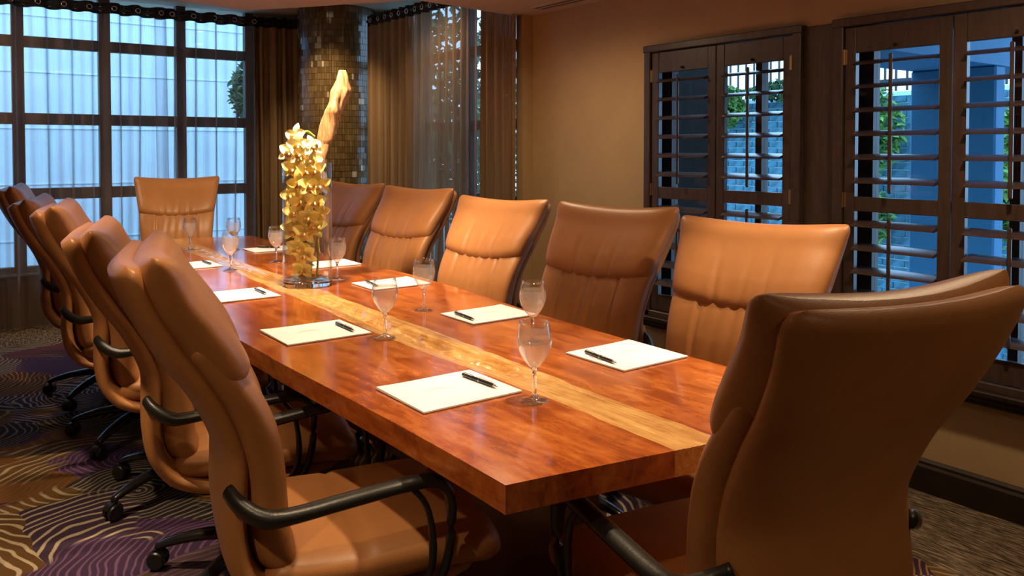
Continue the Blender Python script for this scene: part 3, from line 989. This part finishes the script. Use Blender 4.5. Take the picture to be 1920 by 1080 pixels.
PADS = [
 ('white notepad nearest the viewer, left of the pale seam', .894, 1.163, 1.526, 1.753, 0, 1, (1.114, 1.704), (1.121, 1.572)),
 ('white notepad second from the near end, left of the seam', .884, 1.156, 2.296, 2.534, 0, 1, (1.113, 2.466), (1.110, 2.324)),
 ('white notepad just before the flower vase, left of the seam', .890, 1.164, 3.09, 3.33, 0, 1, (1.123, 3.274), (1.119, 3.13)),
 ('white notepad peeking past the near left chair, beyond the vase', .955, 1.235, 4.06, 4.29, 0, 1, (1.19, 4.25), (1.195, 4.11)),
 ('white notepad nearest the viewer on the shuttered wall side', 1.483, 1.73, 1.508, 1.74, 0, -1, (1.518, 1.699), (1.503, 1.555)),
 ('white notepad second from the near end, shuttered wall side', 1.484, 1.745, 2.209, 2.42, 0, -1, (1.519, 2.379), (1.505, 2.236)),
 ('white notepad third from the near end, shuttered wall side', 1.519, 1.79, 2.99, 3.205, 0, -1, (1.574, 3.17), (1.559, 3.05)),
 ('white notepad behind the vase glass, shuttered wall side', 1.545, 1.815, 3.715, 3.92, 0, -1, (1.59, 3.88), (1.58, 3.75)),
 ('white notepad farthest down the shuttered wall side', 1.538, 1.79, 4.49, 4.69, 0, -1, (1.62, 4.66), (1.73, 4.57)),
]
for lb, xa, xb, ya, yb, rz, sd, a, b_ in PADS:
    notepad(lb, xa, xb, ya, yb, rz, sd, None)
    pen('black pen on the '+lb.replace('white ', ''), a, b_)

# ------------------------------------------------------------------ water goblets
GB = {}
m = MB(); m.lathe([(.0, .0), (.033, .0), (.0335, .0015), (.030, .003), (.012, .007), (.0065, .011)], seg=32, cap=False)
GB['foot'] = m.mesh('foot', 'rim_glass', True, 3)
m = MB(); m.lathe([(0, .010), (.0065, .0105), (.0050, .018), (.0044, .03), (.0044, .055), (.0055, .068), (.0085, .0765), (0, .079)], seg=24, cap=False)
GB['stem'] = m.mesh('stem', 'solid_glass', True, 3)
bowl = [(.004, .074), (.012, .080), (.024, .094), (.034, .111), (.0395, .128), (.0405, .140), (.0385, .157), (.0345, .176), (.033, .184)]
m = MB(); m.lathe(bowl[:7], seg=36, cap=False)
GB['bowl'] = m.mesh('bowl', 'misted_glass', True, 3)
m = MB(); m.lathe(bowl[6:]+[(.0315, .184), (.0335, .174)], seg=36, cap=False)
GB['rim'] = m.mesh('rim', 'rim_glass', True, 3)
m = MB(); m.lathe([(.0, .078)]+[(r_-.0015, z+.001) for r_, z in bowl[1:7]]+[(.0365, .160), (0, .160)], seg=32, cap=False)
GB['water'] = m.mesh('water', 'water', True, .6)
GOB = [
 ('water goblet nearest the viewer, beside the near left notepad', 1.147, 1.458),
 ('water goblet beside the second left notepad', 1.167, 2.227),
 ('water goblet partly behind the nearest goblet, shuttered wall side', 1.492, 1.905),
 ('water goblet before the lit middle chair, shuttered wall side', 1.478, 2.522),
 ('water goblet just right of the flower vase', 1.521, 3.355),
 ('water goblet touching the left outline of the flower vase', 1.501, 4.05),
 ('water goblet beside the half-hidden notepad beyond the vase', 1.225, 3.912),
 ('water goblet farthest down the table, before the far head chair', 1.285, 4.84),
 ('water goblet against the bright strip of the big window', 1.492, 4.70),
]
for lb, x, y in GOB:
    root = thing('water_goblet', lb, 'glass', (x, y, TZ+.001), random.uniform(0, 6), 'water goblets on the table')
    link('stem', GB['stem'], root)
    link('foot', GB['foot'], root)
    bw = link('bowl', GB['bowl'], root)
    link('rim', GB['rim'], bw)
    link('water', GB['water'], root)

# ------------------------------------------------------------------ vase with orchids and driftwood
VX, VY, VR, VH = 1.357, 3.292, .103, .52
vase = thing('glass_vase', 'tall clear glass cylinder vase holding orchids and driftwood', 'vase', (VX, VY, TZ+.001))
m = MB(); m.lathe([(VR, .026), (VR, VH), (VR-.002, VH+.002), (VR-.004, VH), (VR-.004, .03)], seg=64, cap=False); m.build('wall', 'clear_glass', vase, True)
m = MB(); m.lathe([(VR-.004, 0), (VR, .004), (VR, .0255), (VR-.006, .030), (0, .026)], seg=64, cap=True); m.build('base', 'solid_glass', vase, True)

spray = thing('orchid_spray', 'spray of yellow orchids standing in the glass vase', 'flowers', (VX, VY, TZ+.034))
z0 = TZ+.034
stem_pts = [(.005, -.02, .0), (.02, .0, .12), (.03, .01, .25), (.0, .0, .38), (-.03, .0, .50), (-.03, .0, .58), (.0, .005, .622), (.035, .0, .60)]
m = MB(); m.tube(catmull(stem_pts, 40), .0055, 8); m.build('stem', 'stem_green', spray, True)
m = MB(); m.tube(catmull([(.03, -.03, .0), (.04, -.02, .15), (.045, .0, .30), (.03, .01, .45)], 24), .005, 8); m.build('stem', 'stem_green', spray, True)
def petal_mesh(L, W, cup, curl):
    rows = []
    for j in range(9):
        t_ = j/8
        w_ = W*math.sin(PI*min(1, t_*.93+.05))**.75*(1-.12*t_)
        rows.append([(L*t_, w_*s, cup*(s*s)*math.sin(PI*t_)*W + curl*t_*t_*L + .18*L*math.sin(PI*t_*.6)) for s in (-1, -.5, 0, .5, 1)])
    a = MB(); a.grid(rows)
    return a
PET = {}
for key, mt in (('y', 'orchid_yellow'), ('p', 'orchid_pale_lit')):
    PET['sepal'+key] = petal_mesh(.047, .0155, .25, -.15).mesh('petal', mt, True, 3)
    PET['petal'+key] = petal_mesh(.044, .0185, .3, .05).mesh('petal', mt, True, 3)
def lip_mesh():
    rows = []
    for j in range(9):
        t_ = j/8
        w_ = .004+.013*math.sin(PI*min(1, .15+t_*.75))
        rows.append([(.030*t_, w_*s+.0012*math.sin(t_*20)*s, .013*s*s*(1-t_)+.010-.028*t_*t_) for s in (-1, -.6, -.2, .2, .6, 1)])
    return MB().grid(rows)
PET['lip'] = lip_mesh().mesh('lip', 'orchid_lip', True, 3)
m = MB(); m.tube(catmull([(0, 0, 0), (.004, 0, .010), (.012, 0, .018)], 6), .0038, 8); PET['column'] = m.mesh('flower_column', 'orchid_pale_lit', True, 3)
camdir = Vector((-.55, -.80, 0))
rnd = random.Random(21)
def blossom(px, py, pz, key='y', sc=1., face=None):
    o = bpy.data.objects.new('blossom', None); COL.objects.link(o); o.parent = spray
    o.empty_display_size = .02
    o.location = (px, py, pz)
    f = Vector(face) if face else Vector((-.55+rnd.uniform(-.7, .7), -.80+rnd.uniform(-.4, .4), rnd.uniform(-.35, .4)))
    f.normalize()
    q = f.to_track_quat('Z', 'Y')
    o.rotation_mode = 'QUATERNION'
    o.rotation_quaternion = q @ Euler((0, 0, rnd.uniform(-.3, .3))).to_quaternion()
    o.scale = (sc, sc, sc)
    for ang, kd in ((90, 'sepal'), (162, 'petal'), (18, 'petal'), (222, 'sepal'), (318, 'sepal')):
        link('petal', PET[kd+key], o, (0, 0, 0), R(ang+rnd.uniform(-8, 8)))
    l_ = link('lip', PET['lip'], o, (0, 0, .003), R(-90))
    link('flower_column', PET['column'], o, (0, 0, 0), R(-90))
rx, ry = .803, -.596    # direction across the vase as seen from the table head
def at_across(u, dpt, z):
    return (u*rx-dpt*ry*0-dpt*.55, u*ry-dpt*.80, z)
BL = [  # across (m), towards viewer (m), height above table
 (-.046, .00, .636, 'p'), (-.030, .03, .600, 'p'), (.022, .02, .590, 'p'), (-.070, .02, .566, 'p'), (-.018, .04, .560, 'p'), (.020, .03, .535, 'p'),  # top blossoms take the petal colour with lamplight painted in
 (-.055, .03, .500, 'y'), (.000, .05, .490, 'y'), (.048, .03, .495, 'y'), (-.030, .055, .440, 'y'), (.015, .06, .425, 'y'), (.060, .03, .430, 'y'),
 (-.062, .03, .385, 'y'), (-.022, .055, .365, 'y'), (.040, .05, .360, 'y'), (-.050, .04, .310, 'y'), (.022, .055, .300, 'y'), (.062, .03, .320, 'y'),
 (-.060, .03, .245, 'y'), (-.005, .055, .230, 'y'), (.045, .04, .255, 'y'), (-.035, .05, .165, 'y'), (.000, .05, .140, 'y'), (-.015, .04, .075, 'y')]
for u, dp, z, k in BL:
    x, y, z = at_across(u*.92, dp*.8, z)
    blossom(x, y, z-.034, k, 1.05 if z < .1 else 1.2)
for u, dp, z, u2, z2 in ((.03, .06, .40, .00, .345), (.03, .05, .28, .055, .225), (-.02, .06, .30, .01, .26), (.05, .03, .20, .06, .14), (-.01, .05, .11, .03, .06)):
    a = Vector(at_across(u, dp*.7, z-.034)); c_ = Vector(at_across(u2, dp, z2-.034)); b_ = (a+c_)/2+Vector((0, 0, -.012))
    m = MB(); m.tube(catmull([a, b_, c_], 8), .0022, 6); m.build('flower_stalk', 'orchid_pale_lit', spray, True)

# driftwood: twisted, ridged branch leaning out of the vase
def drift():
    o = (VX, VY, TZ+.034)
    pts = [(.010, .060, .012), (.038, .050, .16), (.058, .035, .32), (.068, .028, .46), (.078, .030, .52), (.095, .030, .58), (.118, .024, .66), (.130, .018, .72), (.155, .016, .78), (.166, .014, .84), (.168, .012, .893)]
    P = catmull(pts, 90)
    wid = [(0, .018), (.35, .026), (.5, .030), (.58, .040), (.68, .046), (.76, .038), (.84, .042), (.91, .026), (.97, .017), (1, .012)]
    rows = []
    for i, p in enumerate(P):
        t_ = i/90
        w_ = lerp_tab(wid, t_)*(.75 if t_ < .5 else .98)
        row = []
        for k in range(40):
            a = 2*PI*k/40
            tw = a+t_*2.4
            r_ = w_*(1+.22*math.sin(3*tw+.6)+.12*math.sin(5*tw+t_*9)+.22*noise.noise(Vector((math.cos(a)*1.3, math.sin(a)*1.3, t_*9))))
            # hollow folds
            r_ -= w_*.42*math.exp(-((math.sin((a-2.2-t_*1.2)/2))/.20)**2)*math.exp(-((t_-.70)/.10)**2)
            r_ -= w_*.35*math.exp(-((math.sin((a-4.2)/2))/.16)**2)*math.exp(-((t_-.86)/.05)**2)
            row.append(p+Vector((rx, ry, 0))*r_*math.cos(a)+Vector((.596, .803, 0))*r_*.75*math.sin(a))
        rows.append(row)
    m = MB(); m.grid(rows, True, True)
    ob = m.build('driftwood', 'driftwood', None, True, o, angle=3)
    tag(ob, 'pale twisted driftwood branch leaning out of the orchid vase', 'driftwood')
drift()

# ------------------------------------------------------------------ recessed downlights
def downlight(label, x, y, power, size=70, blend=.6, aim=None, col=WARM, z=CEIL, rad=.035):
    root = thing('recessed_downlight', label, 'downlight', (x, y, z), 0, 'recessed ceiling downlights')
    m = MB(); m.lathe([(.062, 0), (.062, -.004), (.046, -.006), (.042, -.001)], seg=28, cap=False); m.build('trim_ring', 'ceiling_paint', root, True)
    m = MB(); m.lathe([(.0, -.0015), (.042, -.0015)], seg=28, cap=False); m.build('lens', 'lamp_glow', root)
    ld = bpy.data.lights.new('downlight_beam', 'SPOT')
    ld.energy = power; ld.color = col; ld.spot_size = R(size); ld.spot_blend = blend; ld.shadow_soft_size = rad
    lo = bpy.data.objects.new('downlight_beam', ld); COL.objects.link(lo)
    lo.parent = root; lo.location = (0, 0, -.02)
    if aim:
        lo.rotation_euler = (Vector(aim)-Vector((x, y, z))).to_track_quat('-Z', 'Y').to_euler()
for wh, y, p, aim in (('near end of the table seam', 1.35, 36, None), ('seam between the two nearest goblets', 2.25, 38, None), ('seam just beyond the flower vase', 3.9, 36, None), ('far third of the table seam', 4.22, 30, (1.33, 4.95, .75))):
    downlight('recessed downlight over the '+wh, 1.30, y, p, 60, .8, aim)
downlight('recessed downlight straight over the flower vase', 1.24, 3.10, 85, 84, 1., (1.40, 3.31, 1.15))
downlight('recessed downlight over the near shuttered side chair', 2.02, 1.52, 26, 46, .7)
downlight('recessed downlight over the middle shuttered side chair', 2.02, 2.98, 28, 44, .7)
downlight('recessed downlight over the near left chair', .42, 1.62, 20, 66, .8)
downlight('recessed downlight over the middle left chair', .42, 3.10, 20, 66, .8)
downlight('recessed downlight before the far head chair', 1.62, 4.05, 55, 40, .8, (1.5, 5.85, .95))
downlight('recessed downlight over the carpet left of the chairs', -.2, 2.6, 60, 80, .9)
downlight('recessed downlight before the ochre wall', 2.35, 3.3, 15, 165, 1.)
downlight('recessed downlight before the near shutters', 2.4, .9, 22, 165, 1.)
downlight('recessed downlight near the entrance side', -.5, .9, 26, 120, 1.)
downlight('recessed downlight behind the near end chair', 1.1, -.5, 16, 110, 1.)

downlight('recessed downlight in the raised bay before the mosaic column', 2.35, 5.75, 34, 80, 1., (2.95, 6.3, .75), z=HIGH)
downlight('recessed downlight in the raised bay before the big window', -.1, 5.9, 24, 120, 1., (.9, 6.9, .9), z=HIGH)
downlight('recessed downlight in the raised bay before the side drapes', 2.62, 4.75, 14, 110, 1., (3.05, 4.95, 1.0), z=HIGH)

# ------------------------------------------------------------------ outside
g = MB(); g.box(3.5, 30, -20, 30, -1.4, -1.2)
struct(g.build('ground_patio', 'paver_grey'), 'grey paving outside below the windows')
g = MB(); g.box(-20, 3.5, 7.3, 30, -.3, -.1)
struct(g.build('ground_yard', 'paver_grey'), 'grey paving beyond the big window')
g = MB(); g.box(-6, 3.9, 10.0, 10.3, -.3, 5.2)
for z in (.35, .95, 1.55, 2.15, 2.75, 3.35):
    g.box(-6, 3.9, 9.99, 10.0, z, z+.012)
struct(g.build('wall_outside', 'concrete_pale'), 'pale wall seen through the sheer curtains')

# brick wall
bw = bpy.data.objects.new('wall_brick', None); COL.objects.link(bw); bw.location = (9.0, 0, -1.2)
struct(bw, 'brick retaining wall outside the shuttered windows')
BT = 3.2
m = MB(); m.box(.02, .25, 2.6, 9.6, 0, BT-.01); m.build('mortar', 'mortar', bw)
bl, bh, gp = .26, .085, .012
m = MB(); m.box(0, .03, -(bl-gp)/2, (bl-gp)/2, -(bh-gp)/2, (bh-gp)/2, .004)
brick_me = m.mesh('brick', 'brick_clay')
spots = []
for j in range(int(BT/bh)):
    for i in range(int(7.0/bl)+1):
        y = 2.6+(i+.5*(j % 2))*bl+.13
        if y > 9.5: continue
        spots.append((y, (j+.5)*bh))
def seen(y):
    return 0 if 6.1 < y < 7.2 else (1 if 4.55 < y < 5.1 else (2 if 3.3 < y < 3.9 else 9))
spots.sort(key=lambda s: (seen(s[0]), -s[1]))
vis = [s for s in spots if seen(s[0]) < 9][:300]
vset = set(vis)
rest = MB()
for s in vis:
    link('brick', brick_me, bw, (0+random.uniform(-.006, .004), s[0], s[1]))
for y, z in spots:
    if (y, z) in vset: continue
    rest.box(0, .03, y-(bl-gp)/2, y+(bl-gp)/2, z-(bh-gp)/2, z+(bh-gp)/2)
o = rest.build('brickwork', 'brick_clay', bw); o['kind'] = 'stuff'

# iron railing on the wall
rl = thing('iron_railing', 'black iron picket railing on top of the brick wall', 'railing', (9.1, 0, 2.0))
for z in (.12, .86):
    m = MB(); m.box(-.02, .02, 2.6, 9.6, z-.02, z+.02); m.build('rail', 'iron_black', rl)
m = MB(); m.box(-.011, .011, -.011, .011, 0, .95); m.lathe([(.011, .95), (.02, .97), (.0, 1.02)], seg=6); pk = m.mesh('picket', 'iron_black')
for k in range(54):
    link('picket', pk, rl, (0, 2.65+k*.13, 0))

# foliage
def leaves(n, center, spread, size, seed, mat, name, label, cat, stem=None, flat=False):
    rnd = random.Random(seed)
    root = thing(name, label, cat, (center[0], center[1], center[2]-spread[2] if stem is None else stem))
    zoff = center[2]-root.location.z
    m = MB()
    for _ in range(n):
        while True:
            q = Vector((rnd.uniform(-1, 1), rnd.uniform(-1, 1), rnd.uniform(-1, 1)))
            if q.length < 1 and (q.length > .35 or rnd.random() < .4): break
        p = Vector((q.x*spread[0], q.y*spread[1], q.z*spread[2]+zoff))
        s = size*rnd.uniform(.6, 1.3)
        e = Euler((rnd.uniform(-1, 1), rnd.uniform(-1, 1), rnd.uniform(0, 6.28))).to_matrix()
        pts = [(-1, 0, 0), (-.2, -.42, .12), (.5, -.3, .08), (1, 0, -.15), (.5, .3, .08), (-.2, .42, .12)]
        m.add([p+e @ (Vector(v_)*s) for v_ in pts], [(0, 1, 2, 3), (0, 3, 4, 5)])
    o = m.build('foliage', mat, root); o['kind'] = 'stuff'
    if stem is not None:
        b_ = MB(); b_.tube(catmull([(0, 0, 0), (.03, .02, zoff*.5), (0, 0, zoff)], 8), [.06-.004*i for i in range(9)], 8)
        b_.build('trunk', 'bark', root, True)
    return root
leaves(900, (8.72, 5.0, 1.55), (.20, .42, .55), .07, 1, 'leaf_green', 'ivy', 'green ivy hanging over the brick wall, seen past the blue pillar', 'ivy')
leaves(500, (8.74, 4.95, .55), (.18, .25, .35), .06, 2, 'leaf_green', 'ivy', 'small patch of ivy lower on the brick wall', 'ivy')
leaves(900, (8.78, 7.05, 1.9), (.2, .30, .30), .06, 3, 'leaf_green', 'ivy', 'green ivy on the wall top below the iron railing', 'ivy')
leaves(700, (8.80, 6.2, 2.06), (.14, .55, .13), .05, 4, 'leaf_dark', 'ivy', 'dark ivy along the foot of the iron railing', 'ivy')
leaves(900, (8.70, 3.62, 1.05), (.2, .28, .75), .07, 5, 'leaf_green', 'ivy', 'green ivy beside the brick wall, right of the blue pillar', 'ivy')
leaves(2600, (6.2, 10.2, 1.9), (1.0, 1.9, 1.5), .10, 6, 'leaf_dark', 'tree', 'dark leafy tree outside the bay side window', 'tree', -1.2)
leaves(2200, (9.0, 13.6, 1.2), (1.2, 1.6, 1.6), .10, 7, 'leaf_dark', 'tree', 'dark leafy tree farther behind the bay side window', 'tree', -1.2)
leaves(900, (2.98, 8.7, 1.95), (.24, .24, .36), .06, 8, 'leaf_dark', 'shrub', 'shrub against the pale wall behind the right edge of the sheer', 'shrub', -.1)

# blue pillar with its beam and the porch roof, and the dark wing wall
pl = thing('porch_pillar', 'square blue-grey porch pillar outside the near shutters', 'pillar', (5.0, 2.215, -1.2))
m = MB(); m.box(-.25, -.13, -.235, .235, .12, 2.99, .01); m.build('shaft', 'blue_grey_paint', pl)
m = MB(); m.box(-.28, -.10, -.265, .265, 0, .12, .01); m.build('plinth', 'blue_grey_paint', pl)
bmx = MB(); bmx.box(3.35, 5.25, 1.98, 2.45, 1.79, 2.30)
tag(bmx.build('porch_beam', 'blue_grey_paint'), 'blue-grey beam running from the building to the porch pillar', 'beam')
bmx = MB(); bmx.box(3.35, 5.4, -3.0, 2.5, 2.30, 2.42)
struct(bmx.build('ceiling_porch', 'blue_grey_paint'), 'blue-grey porch roof outside the near shutters')
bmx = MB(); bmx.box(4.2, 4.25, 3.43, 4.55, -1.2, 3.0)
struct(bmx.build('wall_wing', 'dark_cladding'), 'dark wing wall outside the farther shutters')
